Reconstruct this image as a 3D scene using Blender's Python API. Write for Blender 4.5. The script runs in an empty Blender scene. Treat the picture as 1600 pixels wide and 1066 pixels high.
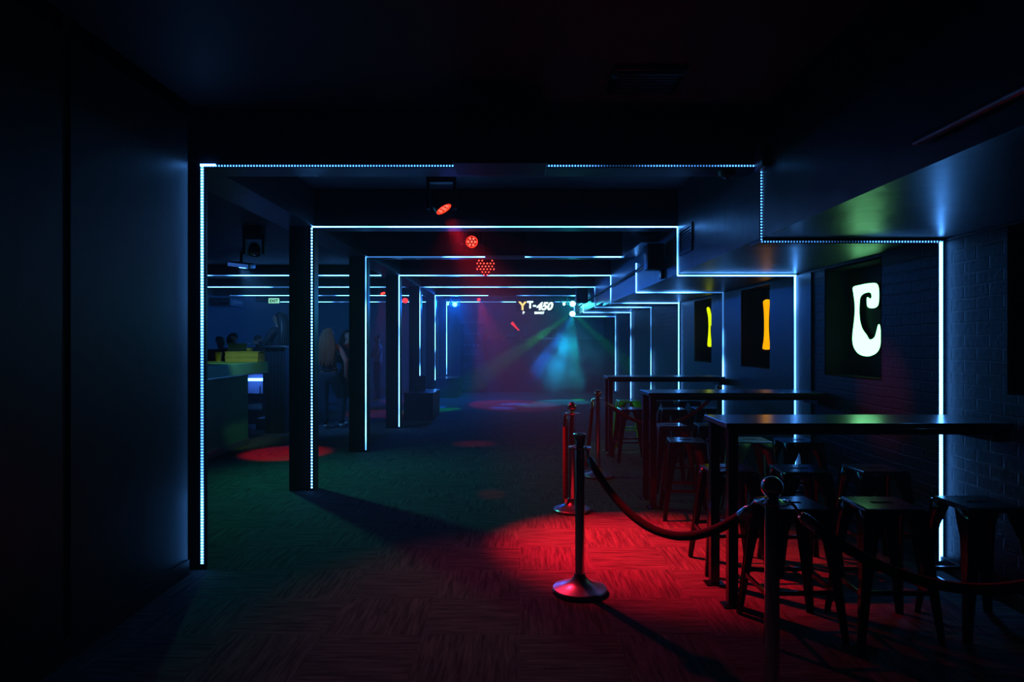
import bpy, bmesh, math, random
from mathutils import Vector, Matrix
from mathutils.geometry import tessellate_polygon
random.seed(4)
S = bpy.context.scene
COL = S.collection
F = 1067.0
PI = math.pi

# ------------------------------------------------------------------ camera, world, exposure
cd = bpy.data.cameras.new('camera'); cam = bpy.data.objects.new('camera', cd); COL.objects.link(cam)
cam.location = (0, 0, 1.5); cam.rotation_euler = (PI/2, 0, 0)
cd.sensor_width = 36; cd.lens = 36*F/1600; cd.shift_x = -11/1600; cd.shift_y = 2/1600
cd.clip_start = .05
S.camera = cam
w = bpy.data.worlds.new('world'); S.world = w; w.use_nodes = True
w.node_tree.nodes['Background'].inputs[0].default_value = (.005, .02, .06, 1)
w.node_tree.nodes['Background'].inputs[1].default_value = 0.0
S.view_settings.view_transform = 'Standard'; S.view_settings.look = 'None'
S.view_settings.exposure = 0.0; S.view_settings.gamma = 1; S.view_settings.use_curve_mapping = False
S.cycles.use_denoising = True
S.cycles.max_bounces = 6; S.cycles.volume_bounces = 0; S.cycles.diffuse_bounces = 0
S.cycles.sample_clamp_indirect = 4
S.cycles.volume_step_rate = 2.0

def spot(name, loc, target, power, color, angle=40, blend=.6, radius=.04):
    d = bpy.data.lights.new(name, 'SPOT'); d.energy = power; d.color = color
    d.spot_size = math.radians(angle); d.spot_blend = blend; d.shadow_soft_size = radius
    o = bpy.data.objects.new(name, d); COL.objects.link(o); o.location = loc
    o.rotation_euler = (Vector(target)-Vector(loc)).to_track_quat('-Z', 'Y').to_euler()
    return o
def point(name, loc, power, color, radius=.05):
    d = bpy.data.lights.new(name, 'POINT'); d.energy = power; d.color = color; d.shadow_soft_size = radius
    o = bpy.data.objects.new(name, d); COL.objects.link(o); o.location = loc
    return o
RED = (1, .006, .02)
# beams of the moving heads, plus added fill spots marked as such (each starts at a fixture built below)
spot('moving_head_beam', (-.62, 5.95, 2.58), (.84, 5.0, 0), 2300, RED, 43, 1.0, .05)
spot('moving_head_beam', (-.60, 5.94, 2.57), (.2, 3.7, 0), 70, (1, .03, .10), 66, 1.0, .05)
spot('moving_head_beam', (-.60, 5.96, 2.57), (2.8, 5.3, 1.1), 420, (1, .02, .08), 15, 1.0, .05)
spot('moving_head_beam', (-.53, 7.86, 2.66), (.3, 4.6, 0), 25, RED, 20, 1, .05)
spot('moving_head_beam', (-.52, 10.35, 2.6), (-.65, 10.1, 0), 60, RED, 17, .9, .05)
spot('moving_head_beam', (-.50, 10.32, 2.6), (-.27, 6.75, 0), 90, RED, 4, .6, .05)
spot('moving_head_beam', (-3.1, 7.95, 2.42), (-1.2, 7.0, 0), 85, (.04, .8, .55), 125, 1, .05)
spot('moving_head_beam', (-3.1, 8.05, 2.42), (-3.15, 9.2, 0), 330, RED, 27, .5, .05)
spot('moving_head_beam', (-3.0, 15, 2.5), (-2.9, 14.4, 0), 60, RED, 40, .5, .05)
spot('moving_head_beam', (-3.0, 18, 2.5), (-3.0, 17.4, 0), 90, RED, 26, .5, .05)
spot('moving_head_beam', (-3.1, 8.02, 2.43), (-3.85, 9.3, 1.15), 55, (.55, 1, .4), 34, .8, .05)
spot('moving_head_beam', (-1.12, 19.22, 2.70), (-.25, 16.6, 0), 330, RED, 32, .4, .05)
spot('moving_head_beam', (-.58, 7.9, 2.66), (-3.15, 11.8, 1.4), 70, (1, .22, .05), 15, .9, .05)
spot('moving_head_beam', (-3.04, 8.04, 2.43), (1.6, 9.8, .4), 160, (.1, 1, .5), 22, .8, .05)  # added fill to brighten the green stool, not a real beam of this head
for tgt, c, p, a in (((-.3, 16.5, 1.1), (.0, 1, .05), 1200, 10), ((.3, 17, .6), (.0, .15, 1), 1500, 12),
                     ((1.15, 17.3, .3), (.0, .6, 1), 500, 36), ((1.5, 17.9, .8), (.0, 1, .05), 900, 9), ((2.3, 17.6, 1.4), (.0, 1, .05), 900, 12),
                     ((.6, 16.5, .2), (.0, .4, 1), 700, 20)):
    spot('moving_head_beam', (1.42, 18.05, 2.27), tgt, p, c, a, .5, .03)
point('moving_head_glow', (1.38, 17.92, 2.5), 50, (.0, .7, 1), .06)
point('moving_head_glow', (-1.69, 17.85, 2.5), 240, (.0, .12, 1), .06)
spot('people_fill', (-4.1, 10.05, 2.6), (-3.3, 12.4, .8), 170, (.08, .35, 1), 75, .9, .05)  # added blue fill that brightens the people from the front, no real projector beam
for tgt in ((-3.2, 15.5, .3), (-1.9, 16, .2), (-.6, 16, .4)):
    spot('moving_head_beam', (-1.68, 17.95, 2.5), tgt, 1600, (.0, .12, 1), 10, .7, .03)

# ------------------------------------------------------------------ materials
def mat(name, color=(.1, .1, .1), rough=.5, metal=0, spec=.5, coat=0, emit=None, estr=0, bump=None):
    m = bpy.data.materials.new(name); m.use_nodes = True
    nt = m.node_tree; b = nt.nodes['Principled BSDF']
    b.inputs['Base Color'].default_value = (*color, 1)
    b.inputs['Roughness'].default_value = rough
    b.inputs['Metallic'].default_value = metal
    b.inputs['Specular IOR Level'].default_value = spec
    b.inputs['Coat Weight'].default_value = coat
    if emit:
        b.inputs['Emission Color'].default_value = (*emit, 1); b.inputs['Emission Strength'].default_value = estr
    tc = nt.nodes.new('ShaderNodeTexCoord')
    nz = nt.nodes.new('ShaderNodeTexNoise'); nz.inputs['Scale'].default_value = (bump or (12, .1))[0]
    nz.inputs['Detail'].default_value = 5
    nt.links.new(tc.outputs['Object'], nz.inputs['Vector'])
    # slight value variation in the paint itself
    mx = nt.nodes.new('ShaderNodeMix'); mx.data_type = 'RGBA'; mx.blend_type = 'MULTIPLY'; mx.inputs[0].default_value = .35
    mx.inputs[6].default_value = (*color, 1)
    nt.links.new(nz.outputs['Color'], mx.inputs[7]); nt.links.new(nz.outputs['Fac'], mx.inputs[7])
    nt.links.new(mx.outputs[2], b.inputs['Base Color'])
    if bump:
        bp = nt.nodes.new('ShaderNodeBump'); bp.inputs['Strength'].default_value = bump[1]; bp.inputs['Distance'].default_value = .01
        nt.links.new(nz.outputs['Fac'], bp.inputs['Height']); nt.links.new(bp.outputs[0], b.inputs['Normal'])
    return m
M = {}
M['wall'] = mat('painted wall', (.028, .036, .045), .42, spec=.35, bump=(9, .25))
M['black'] = mat('black paint', (.012, .014, .018), .5, bump=(14, .2))
M['beam'] = mat('beam paint', (.016, .018, .024), .38, bump=(6, .25))
M['soffit'] = mat('gloss soffit paint', (.03, .04, .05), .34, spec=.7, bump=(5, .6))
M['ceil'] = mat('ceiling paint', (.03, .038, .05), .6, bump=(8, .2))
M['void'] = mat('recess black', (.003, .003, .004), .9, spec=.05)
M['glassblk'] = mat('dark window film', (.003, .003, .005), .5, spec=.1)
M['metalblk'] = mat('gloss black steel', (.005, .006, .009), .14, spec=.3)
M['grey'] = mat('pale grey steel', (.5, .58, .66), .4, coat=.3)
M['redst'] = mat('red steel', (.42, .02, .015), .3, coat=.5)
M['greenst'] = mat('green steel', (.1, .5, .03), .3, coat=.5)
M['chrome'] = mat('chrome', (.75, .75, .78), .13, 1)
M['steel'] = mat('brushed steel', (.55, .55, .6), .3, 1)
M['rubber'] = mat('rubber', (.01, .01, .01), .7)
M['velvet'] = mat('red velvet', (.9, .03, .03), .8, spec=.2, bump=(120, .5))
M['table'] = mat('black table laminate', (.012, .013, .017), .28, spec=.9, coat=1)
M['table'].node_tree.nodes['Principled BSDF'].inputs['Coat Roughness'].default_value = .22
M['plastic'] = mat('black plastic', (.005, .005, .007), .4, spec=.3)
M['yellow'] = mat('yellow card', (.75, .7, .12), .6)
M['cream'] = mat('cream card', (.6, .62, .34), .7)
M['counter'] = mat('bar counter top', (.15, .45, .3), .5)
M['barfront'] = mat('bar front panel', (.08, .28, .17), .45)
M['flute'] = mat('dark fluted panel', (.03, .03, .04), .45)
M['skin'] = mat('skin', (.5, .3, .22), .55)
M['hairfair'] = mat('long hair', (.22, .12, .06), .5)
M['hairdark'] = mat('dark hair', (.015, .012, .01), .5)
M['clothblk'] = mat('black cloth', (.02, .02, .025), .8)
M['clothnavy'] = mat('navy cloth', (.03, .04, .07), .8)
M['clothgrey'] = mat('grey cloth', (.3, .32, .34), .8)
M['shoe'] = mat('white shoe', (.75, .78, .8), .5)
M['duct'] = mat('galvanised duct', (.3, .32, .36), .3, .7, bump=(20, .2))
M['redbox'] = mat('red alarm case', (.3, .01, .06), .4)
M['alu'] = mat('dark aluminium channel', (.03, .04, .06), .35, .5)
M['glass'] = mat('glass', (.05, .1, .2), .1, coat=.5)

def emis(name, color, strength):
    m = bpy.data.materials.new(name); m.use_nodes = True; nt = m.node_tree
    nt.nodes.clear(); o = nt.nodes.new('ShaderNodeOutputMaterial'); e = nt.nodes.new('ShaderNodeEmission')
    e.inputs[0].default_value = (*color, 1); e.inputs[1].default_value = strength
    nt.links.new(e.outputs[0], o.inputs[0]); return m
M['e_green'] = emis('mint lit letter', (.25, 1, .4), 3.6)
M['e_orange'] = emis('orange lit letter', (1, .4, .0), 1.15)
M['e_lime'] = emis('lime lit letter', (.78, 1, .0), 1.0)
M['e_red'] = emis('red led', (1, .02, .008), 4)
M['e_redhot'] = emis('red led core', (1, .05, .03), 4.5)
M['e_reddim'] = emis('red led dim', (1, .03, .01), 1.2)
M['e_blue'] = emis('blue lens', (.06, .3, 1), 14)
M['e_cyan'] = emis('cyan lens', (.3, 1, .95), 14)
M['e_exit'] = emis('exit sign face', (.35, 1, .65), 1.2)
M['e_white'] = emis('sign letters', (.7, 1, .95), 3)
M['e_yellow'] = emis('sign yellow letter', (1, .75, .2), 1.5)
M['e_fridge'] = emis('fridge tube', (.06, .2, 1), 16)
M['e_screen'] = emis('dim device screen', (.03, .12, .5), .6)

def strip_mat(name, strength, dots=1.0, pitch=60, colr=(.075, .33, 1), axis=0, low=.22):
    """LED tape: bright diodes on a dimmer diffuser, with weaker stretches along its run"""
    m = bpy.data.materials.new(name); m.use_nodes = True; nt = m.node_tree; N = nt.nodes; L = nt.links
    N.clear(); out = N.new('ShaderNodeOutputMaterial'); e = N.new('ShaderNodeEmission')
    tc = N.new('ShaderNodeTexCoord'); sp = N.new('ShaderNodeSeparateXYZ'); L.new(tc.outputs['Object'], sp.inputs[0])
    f = N.new('ShaderNodeMath'); f.operation = 'MULTIPLY'; f.inputs[1].default_value = pitch*2*PI; L.new(sp.outputs[axis], f.inputs[0])
    s = N.new('ShaderNodeMath'); s.operation = 'SINE'; L.new(f.outputs[0], s.inputs[0])
    r = N.new('ShaderNodeMapRange'); r.inputs[1].default_value = -.3; r.inputs[2].default_value = 1
    r.inputs[3].default_value = 1-dots; r.inputs[4].default_value = 1; L.new(s.outputs[0], r.inputs[0])
    nz = N.new('ShaderNodeTexNoise'); nz.inputs['Scale'].default_value = 1.3; nz.inputs['Detail'].default_value = 1
    L.new(tc.outputs['Object'], nz.inputs['Vector'])
    r2 = N.new('ShaderNodeMapRange'); r2.interpolation_type = 'SMOOTHSTEP'
    r2.inputs[1].default_value = .36; r2.inputs[2].default_value = .5; r2.inputs[3].default_value = low; r2.inputs[4].default_value = 1
    L.new(nz.outputs['Fac'], r2.inputs[0])
    mu = N.new('ShaderNodeMath'); mu.operation = 'MULTIPLY'; L.new(r.outputs[0], mu.inputs[0]); L.new(r2.outputs[0], mu.inputs[1])
    mu2 = N.new('ShaderNodeMath'); mu2.operation = 'MULTIPLY'; mu2.inputs[1].default_value = strength; L.new(mu.outputs[0], mu2.inputs[0])
    e.inputs[0].default_value = (*colr, 1); L.new(mu2.outputs[0], e.inputs[1]); L.new(e.outputs[0], out.inputs[0])
    return m
for ax, q in (('x', 0), ('z', 2)):
    M['st_dot'+ax] = strip_mat('led tape side on '+ax, 4.5, .99, 52, axis=q, low=.05)
    M['st_left'+ax] = strip_mat('led tape left '+ax, 16, .85, 52, axis=q)
    M['st_bead'+ax] = strip_mat('led tape beads '+ax, 26, .97, 33, axis=q, low=.5)
    M['st_hot'+ax] = strip_mat('led tape bright '+ax, 19, .4, 60, axis=q, low=.4)
    M['st_mid'+ax] = strip_mat('led tape '+ax, 20, .5, 60, axis=q)
    M['st_far'+ax] = strip_mat('led tape far '+ax, 16, .3, 60, axis=q, low=.06)

def brick_mat():
    m = mat('painted brick', (.009, .011, .016), .5, spec=.2)
    nt = m.node_tree; N = nt.nodes; L = nt.links; b = N['Principled BSDF']
    tc = N.new('ShaderNodeTexCoord'); mp = N.new('ShaderNodeSeparateXYZ'); cb = N.new('ShaderNodeCombineXYZ')
    L.new(tc.outputs['Object'], mp.inputs[0])
    ad = N.new('ShaderNodeMath'); ad.operation = 'ADD'; L.new(mp.outputs[0], ad.inputs[0]); L.new(mp.outputs[1], ad.inputs[1])
    L.new(ad.outputs[0], cb.inputs[0]); L.new(mp.outputs[2], cb.inputs[1])
    nz = N.new('ShaderNodeTexNoise'); nz.inputs['Scale'].default_value = 3; L.new(tc.outputs['Object'], nz.inputs['Vector'])
    vm = N.new('ShaderNodeVectorMath'); vm.operation = 'MULTIPLY_ADD'; vm.inputs[1].default_value = (.02, .03, 0)
    L.new(nz.outputs['Color'], vm.inputs[0]); L.new(cb.outputs[0], vm.inputs[2])
    br = N.new('ShaderNodeTexBrick'); br.inputs['Scale'].default_value = 1; br.inputs['Brick Width'].default_value = .23
    br.inputs['Row Height'].default_value = .078; br.inputs['Mortar Size'].default_value = .008; br.inputs['Mortar Smooth'].default_value = .6
    br.inputs['Color1'].default_value = (1, 1, 1, 1); br.inputs['Color2'].default_value = (.75, .75, .75, 1); br.inputs['Mortar'].default_value = (0, 0, 0, 1)
    L.new(vm.outputs[0], br.inputs['Vector'])
    n2 = N.new('ShaderNodeTexNoise'); n2.inputs['Scale'].default_value = 26; n2.inputs['Detail'].default_value = 6; L.new(tc.outputs['Object'], n2.inputs['Vector'])
    mx = N.new('ShaderNodeMath'); mx.operation = 'MULTIPLY_ADD'; mx.inputs[1].default_value = .8
    L.new(n2.outputs['Fac'], mx.inputs[0]); L.new(br.outputs['Color'], mx.inputs[2])
    bp = N.new('ShaderNodeBump'); bp.inputs['Strength'].default_value = .35; bp.inputs['Distance'].default_value = .012
    L.new(mx.outputs[0], bp.inputs['Height']); L.new(bp.outputs[0], b.inputs['Normal'])
    return m
M['brick'] = brick_mat()
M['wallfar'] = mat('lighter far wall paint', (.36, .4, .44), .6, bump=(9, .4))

def carpet_mat():
    m = bpy.data.materials.new('carpet tiles'); m.use_nodes = True
    nt = m.node_tree; N = nt.nodes; L = nt.links; b = N['Principled BSDF']
    b.inputs['Roughness'].default_value = .9; b.inputs['Specular IOR Level'].default_value = .15
    tc = N.new('ShaderNodeTexCoord')
    ck = N.new('ShaderNodeTexChecker'); ck.inputs['Scale'].default_value = 2.0
    ck.inputs[1].default_value = (0, 0, 0, 1); ck.inputs[2].default_value = (1, 1, 1, 1)
    L.new(tc.outputs['Object'], ck.inputs['Vector'])
    def streak(sx, sy):
        mp = N.new('ShaderNodeMapping'); mp.inputs['Scale'].default_value = (sx, sy, 1); L.new(tc.outputs['Object'], mp.inputs[0])
        nz = N.new('ShaderNodeTexNoise'); nz.inputs['Scale'].default_value = 1; nz.inputs['Detail'].default_value = 4; nz.inputs['Roughness'].default_value = .65
        nz.inputs['Distortion'].default_value = .6
        L.new(mp.outputs[0], nz.inputs['Vector']); return nz
    a, c = streak(3.5, 46), streak(46, 3.5)
    mx = N.new('ShaderNodeMix'); mx.data_type = 'FLOAT'; L.new(ck.outputs['Fac'], mx.inputs[0])
    L.new(a.outputs['Fac'], mx.inputs[2]); L.new(c.outputs['Fac'], mx.inputs[3])
    cr = N.new('ShaderNodeValToRGB'); cr.color_ramp.elements[0].position = .36; cr.color_ramp.elements[0].color = (.05, .05, .052, 1)
    cr.color_ramp.elements[1].position = .66; cr.color_ramp.elements[1].color = (.17, .17, .175, 1)
    L.new(mx.outputs[0], cr.inputs[0]); L.new(cr.outputs[0], b.inputs['Base Color'])
    fine = N.new('ShaderNodeTexNoise'); fine.inputs['Scale'].default_value = 260; L.new(tc.outputs['Object'], fine.inputs['Vector'])
    ad = N.new('ShaderNodeMath'); ad.operation = 'ADD'; L.new(fine.outputs['Fac'], ad.inputs[0]); L.new(mx.outputs[0], ad.inputs[1])
    bp = N.new('ShaderNodeBump'); bp.inputs['Strength'].default_value = .6; bp.inputs['Distance'].default_value = .006
    L.new(ad.outputs[0], bp.inputs['Height']); L.new(bp.outputs[0], b.inputs['Normal'])
    return m
M['carpet'] = carpet_mat()

# ------------------------------------------------------------------ geometry helpers
class MB:
    def __init__(s): s.bm = bmesh.new()
    def box(s, x0, x1, y0, y1, z0, z1, bev=0, rot=None, mi=0):
        v = [s.bm.verts.new(p) for p in ((x0,y0,z0),(x1,y0,z0),(x1,y1,z0),(x0,y1,z0),(x0,y0,z1),(x1,y0,z1),(x1,y1,z1),(x0,y1,z1))]
        fs = [s.bm.faces.new([v[i] for i in f]) for f in ((0,3,2,1),(4,5,6,7),(0,1,5,4),(1,2,6,5),(2,3,7,6),(3,0,4,7))]
        for f in fs: f.material_index = mi
        if bev:
            es = list({e for f in fs for e in f.edges})
            bmesh.ops.bevel(s.bm, geom=es, offset=bev, segments=2, affect='EDGES', profile=.5)
        if rot is not None and not bev:
            bmesh.ops.transform(s.bm, matrix=rot, verts=v)
        return s
    def tube(s, pts, r, n=12, cap=True):
        pts = [Vector(p) for p in pts]; rr = r if hasattr(r, '__len__') else [r]*len(pts)
        rings = []; up = None
        for i, p in enumerate(pts):
            t = ((pts[min(i+1, len(pts)-1)]-pts[max(i-1, 0)])).normalized()
            if up is None: up = t.orthogonal().normalized()
            else: up = (up - t*up.dot(t)); up = up.normalized() if up.length > 1e-6 else t.orthogonal().normalized()
            sd = t.cross(up)
            rings.append([s.bm.verts.new(p+(up*math.cos(2*PI*k/n)+sd*math.sin(2*PI*k/n))*rr[i]) for k in range(n)])
        for a, b in zip(rings, rings[1:]):
            for k in range(n): s.bm.faces.new((a[k], a[(k+1) % n], b[(k+1) % n], b[k]))
        if cap: s.bm.faces.new(rings[0][::-1]); s.bm.faces.new(rings[-1])
        return s
    def lathe(s, prof, n=40, mtx=None):
        rings = []; new = []
        for (r, z) in prof:
            if r < 1e-5: ring = [s.bm.verts.new((0, 0, z))]
            else: ring = [s.bm.verts.new((r*math.cos(2*PI*k/n), r*math.sin(2*PI*k/n), z)) for k in range(n)]
            rings.append(ring); new += ring
        for a, b in zip(rings, rings[1:]):
            for k in range(n):
                q = [a[k % len(a)], a[(k+1) % len(a)], b[(k+1) % len(b)], b[k % len(b)]]
                q = list(dict.fromkeys(q))
                if len(q) > 2: s.bm.faces.new(q)
        if mtx is not None: bmesh.ops.transform(s.bm, matrix=mtx, verts=new)
        return s
    def build(s, name, m, parent=None, smooth=True, kind=None, loc=None):
        bmesh.ops.recalc_face_normals(s.bm, faces=s.bm.faces)
        me = bpy.data.meshes.new(name); s.bm.to_mesh(me); s.bm.free()
        for q in (m if isinstance(m, (list, tuple)) else [m]): me.materials.append(M[q])
        o = bpy.data.objects.new(name, me); COL.objects.link(o)
        if smooth: 
            for p in me.polygons: p.use_smooth = True
            try: me.set_sharp_from_angle(angle=math.radians(35))
            except Exception: pass
        if parent: o.parent = parent
        if kind: o['kind'] = kind
        if loc: o.location = loc
        return o
def box(name, m, b, parent=None, kind=None, bev=0):
    return MB().box(*b, bev=bev).build(name, m, parent, smooth=False, kind=kind)
def tag(o, label, cat, group=None, kind=None):
    o['label'] = label
    if cat: o['category'] = cat
    if group: o['group'] = group
    if kind: o['kind'] = kind
    return o
def thing(name, label, cat, loc=(0, 0, 0), rz=0, group=None):
    o = bpy.data.objects.new(name, None); COL.objects.link(o); o.location = loc; o.rotation_euler = (0, 0, rz)
    o.empty_display_size = .1
    return tag(o, label, cat, group)
def dup(root, loc, rz, label=None, group=None, mats=None):
    r = root.copy(); COL.objects.link(r); r.location = loc; r.rotation_euler = (0, 0, rz)
    if label: r['label'] = label
    if group: r['group'] = group
    for ch in list(root.children):
        c = ch.copy(); COL.objects.link(c); c.parent = r
        if mats: 
            c.data = c.data.copy(); c.data.materials[0] = M[mats]
        for g in list(ch.children):
            d = g.copy(); COL.objects.link(d); d.parent = c
    return r
def at(px, py, Y): return Vector(((px-811)*Y/F, Y, 1.5+(535-py)*Y/F))

# ------------------------------------------------------------------ setting
YF = [4.51, 6.89, 9.32, 11.9, 14.4, 17.0, 19.7]
XL, XR, XW = -2.088, 1.6, 2.81
ZB = 2.667
YB = 22.6
box('floor', 'carpet', (-7.7, 3.1, -2, YB, -.1, 0), kind='structure')
box('ceiling', 'ceil', (-2.14, 1.6, -2, YB, 3.05, 3.15), kind='structure')
box('ceiling', 'ceil', (-7.7, -2.4, 4.6, YB, 2.85, 2.95), kind='structure')
m = MB()
m.box(-2.34, -2.14, -2, 3.20, 0, 3.15).box(-2.34, -2.14, 3.26, 4.41, 0, 3.15).box(-2.34, -2.16, 3.20, 3.26, 0, 3.15)
m.box(-2.34, -2.14, -2, 4.5, 2.96, 3.15)
m.build('wall_left', 'wall', kind='structure', smooth=False)
box('wall_bar_front', 'black', (-7.7, -2.34, 4.4, 4.6, 0, 2.95), kind='structure')
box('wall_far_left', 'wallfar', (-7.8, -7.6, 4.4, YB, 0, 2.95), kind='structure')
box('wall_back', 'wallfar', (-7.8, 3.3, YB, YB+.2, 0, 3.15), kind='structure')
box('wall_rear', 'black', (-2.4, 3.3, -2.2, -2, 0, 3.15), kind='structure')
# right wall with recessed windows
niches = [(2.95, 3.93), (5.29, 6.28), (7.60, 8.59), (9.906, 10.88)]
def holed(mb, x0, x1, y0, y1, z0, z1, holes, za, zb):
    cur = y0
    for a, b in holes:
        if a >= y1 or b <= y0: continue
        mb.box(x0, x1, cur, a, z0, z1)
        mb.box(x0, x1, a, b, z0, za)
        if zb < z1: mb.box(x0, x1, a, b, zb, z1)
        cur = b
    mb.box(x0, x1, cur, y1, z0, z1)
    return mb
holed(MB(), XW, 3.06, -2, YB, 0, 2.9, niches, 1.2, 2.17).build('wall_right', 'brick', kind='structure', smooth=False)
holed(MB(), XW-.02, XW, 6.53, 11.6, 0, 2.17, niches[2:], 1.2, 2.15).build('trim_1', 'wall', kind='structure', smooth=False)
box('wall_right_outer', 'void', (3.08, 3.2, -2, YB, 0, 3.1), kind='structure')
for i, (a, b) in enumerate(niches):
    m = MB(); m.box(XW+.002, 3.05, b-.02, b-.001, 1.2, 2.17).box(XW+.002, 3.05, a+.001, a+.02, 1.2, 2.17).box(XW+.002, 3.05, a+.02, b-.02, 1.201, 1.212).box(XW+.002, 3.05, a+.02, b-.02, 2.15, 2.169)
    m.build('trim_%d' % (i+10), 'void', kind='structure', smooth=False)  # black lining added so the letter glow leaves the recess sides dark
    wn = box('window_%d' % (i+1), 'glassblk', (3.04, 3.058, a+.002, b-.002, 1.205, 2.165), kind='structure')
# bulkhead along the right side
box('ceiling_bulkhead', 'soffit', (XR, XW+.25, -2, 13.0, 2.19, 3.15), kind='structure')
box('ceiling_bulkhead', 'soffit', (XR, XW+.25, 13.0, YB, 2.26, 3.15), kind='structure')
# beams and pillars
box('beam', 'beam', (-2.4, -2.066, 4.51, YB, ZB+.002, 3.1), kind='structure')
for i, y in enumerate(YF):
    box('beam', 'beam', (-2.066, XR, y, y+.3, ZB, 3.05), kind='structure')
    if i >= 3: box('beam', 'beam', (-7.6, -2.4, y, y+.3, ZB, 2.85), kind='structure')
    if i == 0: box('pillar', 'beam', (-2.34, -2.066, 4.5, 4.53, 0, ZB+.002), kind='structure')
    else: box('pillar', 'beam', (-2.32, -2.066, y, y+.14, 0, ZB+.002), kind='structure')
    if i < 4: box('trim_%d' % (i+2), 'beam', (XR+.01, XW-.03, y+.02, y+.27, 2.168, 2.19), kind='structure')
box('baseboard_left', 'black', (-2.14, -2.125, -2, 4.4, 0, .1), kind='structure')
box('baseboard_right', 'black', (XW-.035, XW-.02, -2, YB, 0, .09), kind='structure')

# ------------------------------------------------------------------ LED portals
def bar(mb, a, b, wd, t0, t1, axis):
    """strip lying in the y=const front plane; axis x or z"""
    (x0, z0), (x1, z1) = a, b
    if axis == 'x': mb.box(x0, x1, t0, t1, z0-wd/2, z0+wd/2)
    else: mb.box(x0-wd/2, x0+wd/2, t0, t1, z0, z1)
ordn = ['first', 'second', 'third', 'fourth', 'fifth', 'sixth', 'seventh']
zs = [2.163, 2.172, 2.178, 2.18, 2.236, 2.24, 2.24]
leftend = {3: -5.6, 4: -7.3, 5: -7.2, 6: -6.9}
stripbottom = {0: .04, 1: .03, 2: .03, 3: .03, 4: .56, 5: .56, 6: .58}
for i, y in enumerate(YF):
    t = thing('light_strip', '', 'strip light', (0, 0, 0), 0, None)
    t['label'] = {0: 'cyan-white LED strip portal around the widest opening, on beam above the lit letter C',
      1: 'blue-white LED strip portal starting on the second black pillar, over the louvre vent',
      2: 'blue-white LED strip portal on third pillar, stopping at the metal duct',
      3: 'blue-white LED strip portal on fourth pillar, first one running on over the bar',
      4: 'blue-white LED strip portal standing on the black box bench nearer the bar',
      5: 'thin blue-white LED strip portal second from the stage end',
      6: 'smallest blue-white LED strip portal, behind the far black box bench'}[i]
    t['group'] = 'LED strip portals of the room'
    mats = {0: ('st_left', 'st_dot', 'st_dot', 'st_dot', 'st_hot'), 1: ('st_bead', 'st_hot', 'st_mid', 'st_mid', 'st_hot')}.get(i, ('st_far',)*5)
    wd = [.017, .013, .014, .014, .015, .015, .016][i]
    f0, f1 = y-.013, y-.009; xt = 1.597
    zi = ZB-.004; zsf = zs[i]
    xtr = {2: 1.43}.get(i, xt)
    xb0 = XL
    segs = [((XL, stripbottom[i]), (XL, zi), 'z'), ((xb0, zi), (xtr, zi), 'x'),
            ((xt, zsf), (xt, (zi if i != 2 else 2.58)), 'z'), ((xt, zsf), (XW-.018, zsf), 'x'), ((XW-.03, .1 if i else .06), (XW-.03, zsf), 'z')]
    for k, (a, b, ax) in enumerate(segs):
        ch = MB(); bar(ch, a, b, wd+.008, y-.009, y, ax); ch.build('aluminium_channel', 'alu', t)
        if k == 1 and i >= 3:
            lm = MB(); bar(lm, (leftend[i], zi), (-2.40 if i else XL, zi), wd, f0, f1, 'x'); lm.build('led_tape', mats[k]+'x', t)
            lc = MB(); bar(lc, (leftend[i], zi), (-2.40, zi), wd+.008, y-.009, y, 'x'); lc.build('aluminium_channel', 'alu', t)
        w2 = wd*(.62 if i == 0 and k in (1, 2, 3) else 1.25 if (k == 4 and i < 3) else 1)
        lm = MB(); bar(lm, a, b, w2, f0, f1, ax); lm.build('led_tape', mats[k]+ax, t)
    if i == 0:
        # side-mounted extra run at the upper left corner
        lm = MB(); bar(lm, (XL-.01, zi+.004), (XL+.09, zi+.004), .014, y-.017, y-.013, 'x'); lm.build('led_tape', 'st_hotx', t)
for x, z0, z1 in ((-2.87, .06, 2.44), (-2.48, .2, 2.5)):
    o = MB().box(x-.012, x+.012, YB-.03, YB, z0, z1).build('wall_light_strip', 'st_farz')
    tag(o, 'thin vertical LED strip on the far wall, %s' % ('left one of two' if x < -2.6 else 'right one of two'), 'strip light', 'LED strips upright on the far wall')

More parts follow.
